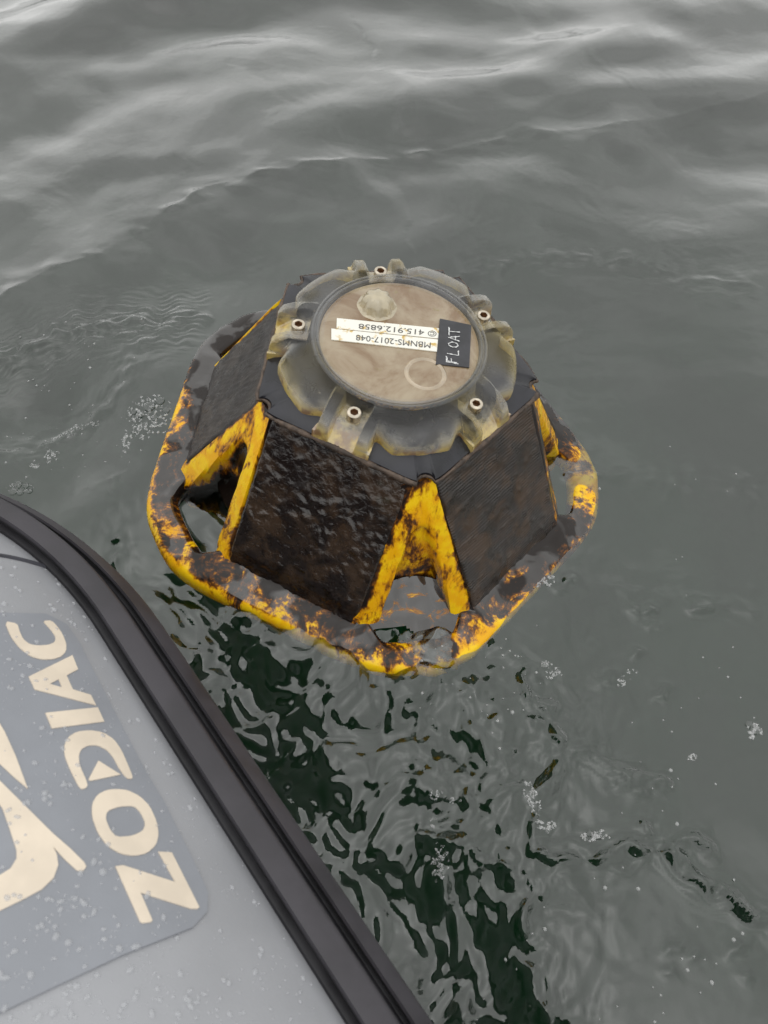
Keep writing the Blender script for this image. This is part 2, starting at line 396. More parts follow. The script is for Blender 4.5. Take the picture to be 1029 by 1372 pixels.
def water_h(X, Y, fine=1.0):
    X = np.asarray(X, float); Y = np.asarray(Y, float)
    wx = X + .05 * perlin(X * 3 + 4, Y * 3); wy = Y + .05 * perlin(X * 3 - 7, Y * 3 + 9)
    far = sstep(.50, .92, Y + .22 * X) * .82 + .18
    far = np.maximum(far, sstep(1.0, 2.0, np.hypot(X, Y)))
    h = 0
    for k, a, A, ph in _wv:
        s = np.sin(k * (wx * math.cos(a) + wy * math.sin(a)) + ph)
        h = h + A * (s + .25 * s * s)
    h = h * far * np.clip(1.35 / np.maximum(1, (np.hypot(X, Y) / 6)), .35, 1.35)
    h = h + .0052 * far * fbm(X * 4.5 + 3, Y * 6.5 + 8, 2, .45)
    # main crest: gentle back, steeper smooth front, small lip
    d, sg, al = seg_dist(X + .022 * perlin(X * 7, Y * 7) + .007 * perlin(X * 26, Y * 26), Y + .022 * perlin(X * 7 + 9, Y * 7) + .007 * perlin(X * 26 + 5, Y * 26), CREST)
    side = np.where(sg > 0, .25 * np.exp(-(d / .03)) + .75 * np.exp(-(d / .17) ** 1.6), np.exp(-(d / .080) ** 1.15))
    brk = (.72 + .75 * perlin(al * 11, al * 3)) * (1 - .25 * sstep(.6, .9, al))
    h = h + .0115 * (1 + .45 * sstep(.6, .3, al)) * side * brk - .005 * np.where(sg < 0, np.exp(-((d - .11) / .06) ** 2), 0)
    h = h + fine * .0026 * np.exp(-(d / .012) ** 1.1) * np.maximum(0, .2 + perlin(X * 30, Y * 60)) * (1 - sstep(.5, .8, al))
    d, sg, al = seg_dist(X, Y, CREST2)
    h = h + .0060 * np.where(sg > 0, np.exp(-(d / .16) ** 1.6), np.exp(-(d / .08) ** 1.3))
    for P, hh, wd in RIDGES:
        mn, mxx = P.min(0) - .12, P.max(0) + .12
        k = (X > mn[0]) & (X < mxx[0]) & (Y > mn[1]) & (Y < mxx[1])
        if not k.any(): continue
        xs, ys = X[k], Y[k]
        d, sg, al = seg_dist(xs + .007 * perlin(xs * 50, ys * 50), ys + .007 * perlin(xs * 50 + 30, ys * 50), P)
        e = np.minimum(al, 1 - al); e = sstep(0, .08, e)
        add = (1.7 if hh > .0037 else 1.0) * hh * e * (np.exp(-(d / wd)) * (.55 + .8 * perlin(xs * 60 + 7, ys * 60)) + (.14 if hh > .0037 else .05) * fine * np.exp(-(d / (2.6 * wd)) ** 2) * np.cos(d * 900 + 5 * perlin(al * 9, al)))
        tmp = np.zeros(X.shape); tmp[k] = add; h = h + tmp
    # the float rides on the side of a low wave; the surface falls away to its right
    rb = np.hypot(X - BUOY_XY[0], Y - BUOY_XY[1])
    h = h - .128 * (X - BUOY_XY[0]) * np.exp(-(rb / .36) ** 4)
    # trough along the boat's side
    db = (X - SIDE_A[0]) * SIDE_N[0] + (Y - SIDE_A[1]) * SIDE_N[1]
    h = h - .032 * np.exp(-(np.maximum(db, -.02) / .085) ** 2) * sstep(.62, .45, Y) * (.75 + .5 * perlin(X * 9 + 60, Y * 9))
    # soft undulation everywhere, then the confused ripples between boat and buoy
    h = h + .0016 * fbm(wx * 11, wy * 11, 2)
    if fine > 0:
        z = lambda c, r: np.exp(-((X - c[0]) ** 2 + (Y - c[1]) ** 2) / r ** 2)
        zone = np.clip(1.05 * z(Z1, .12) + .9 * z(Z2, .09) + .9 * z(Z3, .11) + .5 * z(Z4, .09), 0, 1.15)
        wx = wx + .016 * perlin(X * 17 + 2, Y * 17) + .006 * perlin(X * 45, Y * 45 + 9); wy = wy + .016 * perlin(X * 17 - 8, Y * 17 + 4) + .006 * perlin(X * 45 + 6, Y * 45)
        rp = np.abs(perlin(wx * 42 + .8 * perlin(X * 30, Y * 30), wy * 42)) * .8 + .6 * perlin(wx * 70 + 3, wy * 70 + 1) + .55 * perlin(wx * 120, wy * 120)
        rough = .10 + .9 * zone
        broad = sstep(.1, .6, perlin(X * 9 + 50, Y * 9) + .25)
        big = perlin(wx * 20 + 5, wy * 20) + .5 * perlin(wx * 33 + .5 * perlin(X * 25, Y * 25 + 8), wy * 33 + 2)
        h = h + fine * (.0066 * zone * big + rp * (.0027 * zone + .00010 + .00022 * broad * sstep(.75, .35, np.hypot(X - .1, Y - .3)) * sstep(-.22, -.02, X)))
    if fine > 0:
        for (dx, dy, ln, ht, an) in DIMPLES:
            k = (np.abs(X - dx) < .05) & (np.abs(Y - dy) < .05)
            if not k.any(): continue
            u = (X[k] - dx) * math.cos(an) + (Y[k] - dy) * math.sin(an); v = -(X[k] - dx) * math.sin(an) + (Y[k] - dy) * math.cos(an)
            v = v + .003 * perlin(u * 150 + dx * 99, u * 0 + 3)
            t = np.zeros(X.shape); t[k] = ht * np.exp(-(u / ln) ** 2) * np.exp(-np.abs(v) / .0034); h = h + t
    return h

def axis(lo, hi, step, far, growth=1.16):
    a = list(np.arange(lo, hi + step / 2, step)); s = step; x = a[-1]; R = []
    while x < far: s *= growth; x += s; R.append(x)
    s = step; x = a[0]; Lf = []
    while x > -far: s *= growth; x -= s; Lf.append(x)
    return np.array(Lf[::-1] + a + R)
def build_water():
    gx = axis(-.72, .74, .0021, 400); gy = axis(-.08, 1.40, .0021, 400)
    X, Y = np.meshgrid(gx, gy)
    inner = sstep(1.9, 1.2, np.hypot(X, Y - .5))
    H = water_h(X, Y, 1.0) * 1.0
    H0 = H.copy()
    outm = np.hypot(X, Y) > 25
    H0[outm] = 0
    nx, ny = len(gx), len(gy)
    top = np.stack([X, Y, H0], -1).reshape(-1, 3)
    idx = np.arange(nx * ny).reshape(ny, nx)
    q = np.stack([idx[:-1, :-1], idx[:-1, 1:], idx[1:, 1:], idx[1:, :-1]], -1).reshape(-1, 4)
    # close the body of water: bottom corners and side skirts
    per = np.concatenate([idx[0, :-1], idx[:-1, -1], idx[-1, ::-1][:-1], idx[::-1, 0][:-1]])
    low = top[per].copy(); low[:, 2] = -1.4
    nb = len(top); lowi = nb + np.arange(len(per))
    verts = np.vstack([top, low])
    faces = q.tolist()
    sk = [[int(per[i]), int(lowi[i]), int(lowi[(i + 1) % len(per)]), int(per[(i + 1) % len(per)])] for i in range(len(per))]
    faces += sk + [[int(i) for i in lowi[::-1]]]
    me = bpy.data.meshes.new('water')
    me.from_pydata(verts.tolist(), [], faces); me.materials.append(M_WATER); me.shade_smooth(); me.update()
    o = bpy.data.objects.new('water', me); COL.objects.link(o); tag(o, 'grey green rippled sea water around the buoy', 'water', kind='structure')
    return o
build_water()
sb = mesh_obj('seabed', [(-390, -390, -.75), (390, -390, -.75), (390, 390, -.75), (-390, 390, -.75)], [(0, 1, 2, 3)], M_SILT)
tag(sb, 'murky green depth under the water', 'seabed', kind='structure')

# ------------------------------------------------------------------ buoy (pentagonal, 0.41 m across the rim)
RCAM = np.array([[0.991992, -0.009842, 0.125914], [-0.056761, 0.855863, 0.514079], [-0.112825, -0.51711, 0.84845]])
TCAM = np.array([-0.00721, 0.051102, -0.73217]); TH0 = 4.261904
WR = CW @ RCAM; WT = CAM + CW @ TCAM
buoy = bpy.data.objects.new('wave_buoy', None); COL.objects.link(buoy); buoy.empty_display_size = .1
mw = Matrix([[*WR[0], WT[0]], [*WR[1], WT[1]], [*WR[2], WT[2]], [0, 0, 0, 1]])
buoy.matrix_world = mw
tag(buoy, 'yellow and black five-sided wave buoy, slime covered, with clear plastic lid, floating', 'buoy')
def px_local(x, y, z):
    """photo pixel -> point on the buoy's own plane of height z"""
    o = WR.T @ (CAM - WT); d = WR.T @ ray(x, y); s = (z - o[2]) / d[2]
    return o + s * d
def pan(k, apo, lat, z):
    a = TH0 + math.radians(72) * k
    return np.array([apo * math.cos(a) - lat * math.sin(a), apo * math.sin(a) + lat * math.cos(a), z])

A_TOP, Z_TOP, A_BOT, Z_BOT, PWID = .087, .133, .1580, .018, .0575
def apo_at(z):
    return float(np.interp(z, [-.150, -.145, -.125, -.09, -.05, -.02, Z_BOT, Z_TOP], [.005, .040, .085, .122, .147, .160, A_BOT, A_TOP]))
def attr(o, name, vals):
    a = o.data.attributes.new(name, 'FLOAT', 'POINT'); a.data.foreach_set('value', np.asarray(vals, np.float32))
def hull():
    zs = list(np.linspace(.1245, Z_BOT, 40)) + [0.010, 0.002, -.010, -.022, -.05, -.07, -.09, -.11, -.125, -.138, -.145, -.150]
    NP, NC = 6, 30
    V = []; F = []; CLN = []
    ck = {0: (.030, .030), 1: (.02, .0), 2: (0, -.03), 3: (.14, .13), 4: (.035, -.085)}
    for z in zs:
        a = apo_at(z) + .011 * float(sstep(.016, .002, z)) * float(sstep(-.03, -.012, z)); wd = PWID if z > -.02 else PWID * a / .158
        t = (Z_TOP - z) / (Z_TOP - Z_BOT)
        dep = .005 * float(sstep(.36, .44, t)) + .024 * float(np.clip((t - .42) / .58, 0, 1)) ** 1.25
        if z < -.02: dep *= a / .158
        for k in range(5):
            for i in range(NP): V.append(pan(k, a - .0015, -wd + 2 * wd * i / NP, z)); CLN.append(-.06)
            p0, p1 = pan(k, a + .0012, wd, z), pan(k + 1, a + .0012, -wd, z)
            hc = np.linalg.norm(p1 - p0) / 2
            cdir = pan(k + .5, 1, 0, 0)
            for i in range(NC):
                s = -1 + 2 * i / NC
                rw = .0085 + .0105 * min(1, t)
                f = float(sstep(hc - rw, hc - rw - .008, abs(s) * hc))
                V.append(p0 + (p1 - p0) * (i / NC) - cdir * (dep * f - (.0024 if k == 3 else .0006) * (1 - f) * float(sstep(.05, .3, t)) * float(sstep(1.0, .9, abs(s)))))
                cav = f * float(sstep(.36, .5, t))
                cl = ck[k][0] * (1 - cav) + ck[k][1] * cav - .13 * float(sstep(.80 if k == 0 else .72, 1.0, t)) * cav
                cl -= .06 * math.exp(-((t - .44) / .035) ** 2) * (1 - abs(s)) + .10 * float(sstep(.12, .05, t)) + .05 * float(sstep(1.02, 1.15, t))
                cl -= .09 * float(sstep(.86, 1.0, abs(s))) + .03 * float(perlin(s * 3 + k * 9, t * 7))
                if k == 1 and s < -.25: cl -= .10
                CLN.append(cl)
    n = 5 * (NP + NC)
    for j in range(len(zs) - 1):
        for i in range(n):
            F.append((j * n + i, j * n + (i + 1) % n, (j + 1) * n + (i + 1) % n, (j + 1) * n + i))
    F.append(tuple(range(n))[::-1]); F.append(tuple((len(zs) - 1) * n + i for i in range(n)))
    F = [f[::-1] for f in F]
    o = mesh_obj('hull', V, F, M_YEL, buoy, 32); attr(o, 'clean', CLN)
    return o
hull()

def off_of(th):
    return (th + math.pi / 5) % (2 * math.pi / 5) - math.pi / 5
def smin(a, b, k):
    h = max(k - abs(a - b), 0) / k; return min(a, b) - h * h * k * .25
RIM_A = [0, 12, 22, 30, 45, 56, 66, 80, 96, 103, 120, 128, 140, 200, 250, 268, 282, 296, 306, 318, 328, 342, 352, 360]
RIM_C = [.0, .005, -.03, -.01, .0, -.01, -.02, -.10, -.10, .04, .03, -.09, -.15, -.16, -.15, -.14, -.04, -.03, -.06, -.03, -.01, .02, .0, -.01]
def brim():
    NT, NS = 420, 28; V = []; F = []; CLN = []
    for i in range(NT):
        th = 2 * math.pi * i / NT; of = off_of(th); ad = abs(math.degrees(of))
        ro = smin(.1885 / math.cos(of), .2085, .012)
        fi = float(sstep(22.5, 28.0, ad))
        ri = (.150 / math.cos(of)) * (1 - fi) + .1800 * fi
        c, hw = (ro + ri) / 2, (ro - ri) / 2
        zc, hz = -.0065, .0125
        cb = float(np.interp(math.degrees(th), RIM_A, RIM_C))
        for j in range(NS):
            a = 2 * math.pi * j / NS
            u = math.copysign(abs(math.cos(a)) ** .75, math.cos(a)); v_ = math.copysign(abs(math.sin(a)) ** .75, math.sin(a))
            e = min(hw, .0120)
            rr = c + (hw - e) * (1 if u > 0 else -1) * min(1, abs(u) * 3) + e * u
            zz = zc + hz * v_
            if v_ > 0:
                zz += .0016 * float(perlin(th * 9, rr * 60))
                zz += .0065 * float(sstep(ro - .008, ro - .026, rr)) * (1 - fi)
            V.append((rr * math.cos(th + TH0), rr * math.sin(th + TH0), zz))
            CLN.append(cb + .115 * float(sstep(ro - .008, ro - .001, rr)) - .035 - .065 * float(sstep(ro - .016, ro - .022, rr)) * (1 - fi) - (.05 if v_ < -.3 else 0))
    for i in range(NT):
        for j in range(NS):
            a, b = i * NS + j, i * NS + (j + 1) % NS
            i2 = (i + 1) % NT
            F.append((a, i2 * NS + j, i2 * NS + (j + 1) % NS, b))
    o = mesh_obj('rim', V, F, M_BRIM, buoy, 60); attr(o, 'clean', CLN)
    return o
brim()

def mat_film():
    m, n, l = new_mat('wet_film'); p = principled(n, l)
    v = n.new('ShaderNodeTexCoord').outputs['Object']
    f = noise(n, l, stretch(n, l, v, (1, 1.6, 1)), 60, 5, 0.6, 0.8)
    c = mixc(n, l, mapr(n, l, f, 0.56, 0.64), (0.016, 0.011, 0.009), (0.26, 0.10, 0.010))
    c = mixc(n, l, mapr(n, l, f, 0.63, 0.70), c, (0.80, 0.42, 0.008))
    setin(l, p, 'Base Color', c); p.inputs['Roughness'].default_value = 0.06
    setin(l, p, 'Coat Weight', mapr(n, l, f, 0.57, 0.65, 1.0, 0.15)); p.inputs['Coat IOR'].default_value = 1.7; p.inputs['Coat Roughness'].default_value = 0.02
    setin(l, p, 'Coat Normal', bump(n, l, noise(n, l, v, 50, 2), 0.3, 0.002))
    return m
M_FILM = mat_film()
def water_film(k):
    """slimed web under the corner recess, awash; a slot is left open towards one end"""
    V = []; F = []; nu, nv = 40, 24; keep = []
    a = TH0 + math.radians(72) * (k + .5); c, s_ = math.cos(a), math.sin(a)
    for j in range(nv + 1):
        for i in range(nu + 1):
            u = -1 + 2 * i / nu; v = j / nv
            r0 = .134 + .022 * abs(u) ** 2.2; r1 = .186 - .010 * u * u
            r = r0 + (r1 - r0) * v; lat = u * (.040 + .018 * v)
            z = .0215 * (1 - v) ** .8 + .0015 * v + .0009 * float(perlin(u * 4, v * 4))
            V.append((r * c - lat * s_, r * s_ + lat * c, z)); keep.append((u, v))
    for j in range(nv):
        for i in range(nu):
            u, v = keep[j * (nu + 1) + i]
            if ((u + .42) / .33) ** 2 + ((v - .80) / .13) ** 2 < 1: continue
            F.append((j * (nu + 1) + i, j * (nu + 1) + i + 1, (j + 1) * (nu + 1) + i + 1, (j + 1) * (nu + 1) + i))
    o = mesh_obj('water_film', V, F, M_FILM, buoy, 170); o['label'] = 'glossy film of water over slime in the front corner recess'
water_film(0)

def panel(k, mat, kind, label):
    """fouled solar panel: slab lying on one sloping side"""
    nu, nv = 84, 96
    top = pan(k, A_TOP + .0015, 0, Z_TOP - .006); bot = pan(k, A_BOT + .0066, 0, Z_BOT - .0085)
    U = pan(k, 0, 1, 0); Vd = bot - top; L = np.linalg.norm(Vd); Vd = Vd / L
    Nn = np.cross(U, Vd); Nn = Nn if Nn[2] > 0 else -Nn
    u = np.linspace(-PWID + .0005, PWID - .0005, nu); v = np.linspace(0, L, nv)
    UU, VV = np.meshgrid(u, v)
    s = 31.7 * k
    ed = np.minimum(PWID - np.abs(UU), np.minimum(VV, L - VV))
    e = sstep(0, .003, ed)
    if kind == 'wrinkle':
        g = .30 + .70 * sstep(.01, .06, VV) * (.45 + .55 * sstep(-.2, .3, perlin(UU * 22 + 3, VV * 22)))
        h = g * (.0021 * np.abs(perlin(UU * 145 + s + .9 * perlin(UU * 80, VV * 80), VV * 115 + .7 * perlin(UU * 70 + 5, VV * 70))) + .0007 * perlin(UU * 190 + s, VV * 170) + .0012 * perlin(UU * 50 + s, VV * 45)) + (1 - g) * .0005 * perlin(UU * 400, VV * 120 + s)
    elif kind == 'streak':
        h = .0007 * perlin(UU * 300 + VV * 120 + s, VV * 50) + .0011 * perlin(UU * 45 + s, VV * 35)
    else:
        h = .0010 * perlin(UU * 40 + s, VV * 36) + .0016 * np.maximum(0, perlin(UU * 130 + s, VV * 130) - .22) + .0012 * np.maximum(0, perlin(UU * 230 + s, VV * 230) - .3)
    frame = .0016 * np.exp(-((ed - .003) / .0016) ** 2)
    hh = .0010 + .0012 * e + h * e + .45 * frame * np.maximum(0, .4 + .9 * perlin(UU * 60 + s, VV * 60))
    hh = hh - .0042 * sstep(L - .022, L, VV)
    P = top + UU[..., None] * U + VV[..., None] * Vd + hh[..., None] * Nn
    V = P.reshape(-1, 3); idx = np.arange(nu * nv).reshape(nv, nu)
    F = np.stack([idx[:-1, :-1], idx[1:, :-1], idx[1:, 1:], idx[:-1, 1:]], -1).reshape(-1, 4).tolist()
    per = np.concatenate([idx[0, :-1], idx[:-1, -1], idx[-1, ::-1][:-1], idx[::-1, 0][:-1]])
    low = np.array([V[i] for i in per]) ; low = low - Nn * .007
    base = len(V); m = len(per)
    V = np.vstack([V, low])
    for i in range(m):
        F.append([int(per[i]), int(per[(i + 1) % m]), base + (i + 1) % m, base + i])
    F.append([base + i for i in range(m)][::-1])
    # store in panel-aligned local axes so ribs run across the panel
    o = mesh_obj('solar_panel', [(0, 0, 0)], [], mat, buoy)
    Mx = Matrix([[U[0], Vd[0], Nn[0], top[0]], [U[1], Vd[1], Nn[1], top[1]], [U[2], Vd[2], Nn[2], top[2]], [0, 0, 0, 1]])
    B = np.stack([U, Vd, Nn], 1)
    if np.linalg.det(B) < 0:
        B[:, 0] *= -1; Mx = Matrix([[-U[0], Vd[0], Nn[0], top[0]], [-U[1], Vd[1], Nn[1], top[1]], [-U[2], Vd[2], Nn[2], top[2]], [0, 0, 0, 1]])
    Lc = (V - top) @ B
    me = bpy.data.meshes.new('solar_panel'); me.from_pydata(Lc.tolist(), [], F); me.materials.append(mat)
    bm = bmesh.new(); bm.from_mesh(me); bmesh.ops.recalc_face_normals(bm, faces=bm.faces); bm.to_mesh(me); bm.free()
    me.shade_smooth(); me.set_sharp_from_angle(angle=math.radians(60)); me.update()
    old = o.data; o.data = me; bpy.data.meshes.remove(old)
    o.matrix_local = Mx
    o['label'] = label
panel(0, M_WRINK, 'wrinkle', 'black panel under glossy wet wrinkled slime')
panel(1, M_RIB, 'ribbed', 'dull brown slimed panel with fine ribbed lines showing')
panel(2, M_RIB, 'ribbed', 'narrow sliver of dark brown slimed panel')
panel(3, M_STREAK, 'streak', 'dark slimed panel')
panel(4, M_STREAK, 'streak', 'dark grey brown panel with diagonal streaks')

def collar_r(of):
    ad = abs(of); r = .0955 / math.cos(of)
    r = smin(r, .1135, .006)
    c = math.pi / 5 - ad
    lat = .108 * math.sin(c)
    if lat < .0065: r = min(r, .1120 - .0065 * math.sqrt(max(0, 1 - (lat / .0065) ** 2)))
    return r
def collar():
    NT = 720; V = []; F = []
    prof = [(-1, .1350, None)]
    rings = [(.055, .1365), (.75, .1360), (.955, .1325), (1.0, .1300), (1.0, .1245), (.96, .1225), (.80, .1225)]
    for i in range(NT):
        th = 2 * math.pi * i / NT; r = collar_r(off_of(th))
        for f, z in rings:
            rr = r * f if f > .5 else f
            V.append((rr * math.cos(th + TH0), rr * math.sin(th + TH0), z))
    n = len(rings)
    for i in range(NT):
        j = (i + 1) % NT
        for q in range(n - 1): F.append((i * n + q, i * n + q + 1, j * n + q + 1, j * n + q))
    c = mesh_obj('collar', V, F, M_COLLAR, buoy, 40)
    # rough fouled bead along the edge
    V = []; F = []; NS = 8
    for i in range(NT):
        th = 2 * math.pi * i / NT; r = collar_r(off_of(th)) + .0010
        rad = .0021 + .0014 * max(-.6, float(perlin(i * .06, 3.3))) + .0004 * float(perlin(i * .5, 7))
        for j in range(NS):
            a = 2 * math.pi * j / NS
            V.append(((r + rad * math.cos(a)) * math.cos(th + TH0), (r + rad * math.cos(a)) * math.sin(th + TH0), .1272 + rad * 1.1 * math.sin(a)))
    for i in range(NT):
        for j in range(NS):
            i2 = (i + 1) % NT; F.append((i * NS + j, i2 * NS + j, i2 * NS + (j + 1) % NS, i * NS + (j + 1) % NS))
    b = mesh_obj('edge_bead', V, F, M_BEAD, c, 170); b['label'] = 'rough brown fouled edge of the black collar'
collar()

ZT = .1545
def lid():
    NT = 900; RS = list(np.linspace(0, .058, 8)) + list(np.linspace(.0595, .0675, 22))
    NR = len(RS) + 44
    V = []; F = []
    for i in range(NT):
        th = 2 * math.pi * i / NT; of = off_of(th); ad = abs(math.degrees(of))
        lobe = .0845 + .0085 * float(sstep(14.5, 24, ad))
        blk = .0965 / math.cos(of)
        fb = float(sstep(14.2, 13.2, ad))
        ro = lobe * (1 - fb) + blk * fb
        for j in range(NR):
            r = RS[j] if j < len(RS) else .0675 + (ro - .0675) * min(1, (j - len(RS) + 1) / (NR - len(RS) - 1)) + (.0002 if j == NR - 1 else 0)
            lat = abs(r * math.sin(of)); ap = r * math.cos(of)
            # window and seal ring
            if r < .0610: z = ZT - .0020
            else:
                z = ZT + .0012 * math.exp(-((r - .0622) / .0010) ** 2) + .0010 * math.exp(-((r - .0652) / .0009) ** 2) - .0020 * float(sstep(.0620, .0610, r))
            # shoulder falling to the collar
            qq = max(0, min(1, (r - .0665) / max(1e-4, (lobe + .0005) - .0665)))
            zl = .1364 + (ZT - .1364) * ((1 - qq ** 5.0) ** .5 * .78 + .22 * (1 - qq))
            if r > .0665: z = zl
            if r > .0665 and ad < 18:
                rib = float(sstep(.0210, .0188, lat)); pk = float(sstep(.0118, .0098, lat)) * float(sstep(.0675, .0695, r))
                zr = float(np.interp(ap, [.066, .072, .084, .0915, .0950, .0965], [ZT, ZT + .0005, .1520, .1480, .1430, .1310]))
                zp = float(np.interp(ap, [.066, .070, .083, .0965], [.1450, .1432, .1425, .1290]))
                z = z * (1 - rib) + max(zr, z if ap < .08 else 0) * rib
                z = z * (1 - pk) + zp * pk
            if j == NR - 1: z = min(z, .1362) - .004 if ad > 14 else .1262
            V.append((r * math.cos(th + TH0), r * math.sin(th + TH0), z))
    for i in range(NT):
        i2 = (i + 1) % NT
        for j in range(NR - 1):
            if j == 0: F.append((i * NR, i * NR + 1, i2 * NR + 1))
            else: F.append((i * NR + j, i * NR + j + 1, i2 * NR + j + 1, i2 * NR + j))
    o = mesh_obj('lid', V, F, M_LID, buoy, 75)
    o['label'] = 'clear yellowed plastic lid with ribs and bolt pockets'
    return o
lid_o = lid()
def disc_at(name, c, r, z0, z1, mat, parent, n=64, prof=None, flute=0):
    prof = prof or [(0, z1), (r * .9, z1), (r, z1 - (z1 - z0) * .3), (r, z0)]
    V = []; F = []
    for i in range(n):
        a = 2 * math.pi * i / n
        for q, (rr, z) in enumerate(prof):
            k = 1 + flute * math.cos(8 * a) * (1 if 0 < q < len(prof) - 1 else 0)
            V.append((c[0] + rr * k * math.cos(a), c[1] + rr * k * math.sin(a), z))
    m = len(prof)
    for i in range(n):
        j = (i + 1) % n
        for q in range(m - 1):
            if prof[q][0] == 0: F.append((i * m, i * m + 1, j * m + 1))
            else: F.append((i * m + q, i * m + q + 1, j * m + q + 1, j * m + q))
    return mesh_obj(name, V, F, mat, parent, 40)
ZW = ZT - .0020
disc_at('window', (0, 0), .0605, ZW - .004, ZW + .0006, M_WIN, buoy, 96)['label'] = 'cloudy tan round window with brown scum'
c = px_local(505, 411, ZW)
disc_at('fluted_boss', c, .0145, ZW, ZW + .011, M_BOSS, buoy, 160, [(0, ZW + .0120), (.0030, ZW + .0122), (.0062, ZW + .0116), (.0092, ZW + .0098), (.0112, ZW + .0066), (.0124, ZW + .0030), (.0134, ZW + .0012), (.0160, ZW + .0004)], .075)['label'] = 'small fluted dome moulded in the window'
V = []; F = []
for i in range(180):
    a = 2 * math.pi * i / 180
    for rr, zz in [(.0606, ZW + .0004), (.0612, ZW + .0030), (.0622, ZW + .0036), (.0632, ZW + .0030), (.0636, ZW + .0016), (.0642, ZW + .0016), (.0647, ZW + .0030), (.0658, ZW + .0036), (.0668, ZW + .0026), (.0672, ZW + .0008)]:
        V.append((rr * math.cos(a), rr * math.sin(a), zz))
for i in range(180):
    for j in range(9): F.append((i * 10 + j, i * 10 + j + 1, ((i + 1) % 180) * 10 + j + 1, ((i + 1) % 180) * 10 + j))
mesh_obj('seal_ring', V, F, M_RING, buoy, 60)['label'] = 'clear double ring around the window'
c = px_local(570, 501, ZW)
disc_at('recess_ring', c, .0155, ZW, ZW + .0015, M_RECESS, buoy, 72, [(.0118, ZW), (.0128, ZW + .0010), (.0140, ZW + .0017), (.0152, ZW + .0012), (.0164, ZW)])
# bolts in the pockets
def bolt_mesh():
    bm = bmesh.new(); n = 30
    ring = lambda r, z, m=n: [bm.verts.new((r * math.cos(2 * math.pi * i / m), r * math.sin(2 * math.pi * i / m), z)) for i in range(m)]
    R = [ring(.0052, 0), ring(.0052, .0062), ring(.0048, .0067)]
    hexr = [bm.verts.new((.0031 * math.cos(a) / math.cos((a + math.pi / 6) % (math.pi / 3) - math.pi / 6) * .9, .0031 * math.sin(a) / math.cos((a + math.pi / 6) % (math.pi / 3) - math.pi / 6) * .9, .0067)) for a in [2 * math.pi * i / n for i in range(n)]]
    hexb = [bm.verts.new((v.co.x, v.co.y, .0030)) for v in hexr]
    R += [hexr, hexb]
    for a, b in zip(R[:-1], R[1:]):
        for i in range(n):
            f = bm.faces.new((a[i], a[(i + 1) % n], b[(i + 1) % n], b[i]))
            if b is hexb: f.material_index = 1
    f = bm.faces.new(hexb); f.material_index = 1
    bm.faces.new(R[0][::-1])
    me = bpy.data.meshes.new('bolt'); bmesh.ops.recalc_face_normals(bm, faces=bm.faces); bm.to_mesh(me); bm.free()
    me.materials.append(M_STEEL); me.materials.append(M_SOCKET); me.shade_smooth(); me.set_sharp_from_angle(angle=math.radians(30))
    return me
bme = bolt_mesh()
for k in range(5):
    o = bpy.data.objects.new('bolt', bme); COL.objects.link(o); o.parent = buoy
    p = pan(k, .0770, 0, .1428); o.location = p; o.rotation_euler = (0, 0, k * 1.3)
    m_, s_ = .0068, None
# label tapes
def zq(x, y): return (420 + x / 4.474, 420 + y / 4.474)
def quad_plate(name, corners, z, th, mat, parent, wav=0.0):
    n = 16; C = [px_local(*zq(*c), z) for c in corners]; V = []; F = []
    for j in range(5):
        for i in range(n + 1):
            u, v = i / n, j / 4
            p = (C[0] * (1 - u) + C[1] * u) * (1 - v) + (C[3] * (1 - u) + C[2] * u) * v
            V.append(p + np.array([0, 0, th + wav * float(perlin(u * 4 + z * 999, v * 1.5))]))
    for j in range(4):
        for i in range(n): F.append((j * (n + 1) + i, j * (n + 1) + i + 1, (j + 1) * (n + 1) + i + 1, (j + 1) * (n + 1) + i))
    per = [i for i in range(n + 1)] + [j * (n + 1) + n for j in range(1, 5)] + [4 * (n + 1) + i for i in range(n - 1, -1, -1)] + [j * (n + 1) for j in range(3, 0, -1)]
    b = len(V)
    for i in per: V.append(np.array([V[i][0], V[i][1], z]))
    for q in range(len(per)): F.append((per[q], per[(q + 1) % len(per)], b + (q + 1) % len(per), b + q))
    bm = bmesh.new(); vs = [bm.verts.new(v) for v in V]
    for f in F: bm.faces.new([vs[i] for i in f])
    return bm_obj(name, bm, mat, parent, 40)
def text_mesh(name, txt, corners, z, mat, parent, jitter=0.0, bold=0.0):
    cu = bpy.data.curves.new('tmp_text', 'FONT'); cu.body = txt; cu.resolution_u = 3; cu.offset = bold
    to = bpy.data.objects.new('tmp_text', cu); COL.objects.link(to)
    bpy.context.view_layer.update()
    me = bpy.data.meshes.new_from_object(to.evaluated_get(bpy.context.evaluated_depsgraph_get()))
    bpy.data.objects.remove(to); bpy.data.curves.remove(cu)
    co = np.array([v.co[:] for v in me.vertices]); mn, mxx = co.min(0), co.max(0)
    C = [px_local(*zq(*c), z) for c in corners]
    for v, p in zip(me.vertices, co):
        u, t = (p[0] - mn[0]) / (mxx[0] - mn[0]), (p[1] - mn[1]) / (mxx[1] - mn[1])
        if jitter: u += jitter * float(perlin(u * 9, t * 3)); t += jitter * 2 * float(perlin(u * 7 + 9, t * 4))
        v.co = Vector((C[0] * (1 - u) + C[1] * u) * (1 - t) + (C[3] * (1 - u) + C[2] * u) * t)
    me.materials.clear(); me.materials.append(mat); me.name = name; me.update()
    o = bpy.data.objects.new(name, me); COL.objects.link(o); o.parent = parent
    return o
ZL = ZW + .0007
t1 = quad_plate('label_strip', [(140, 30), (756, 92), (754, 153), (138, 92)], ZL, .0005, M_TAPE, buoy); t1['label'] = 'white label tape with printed phone number'
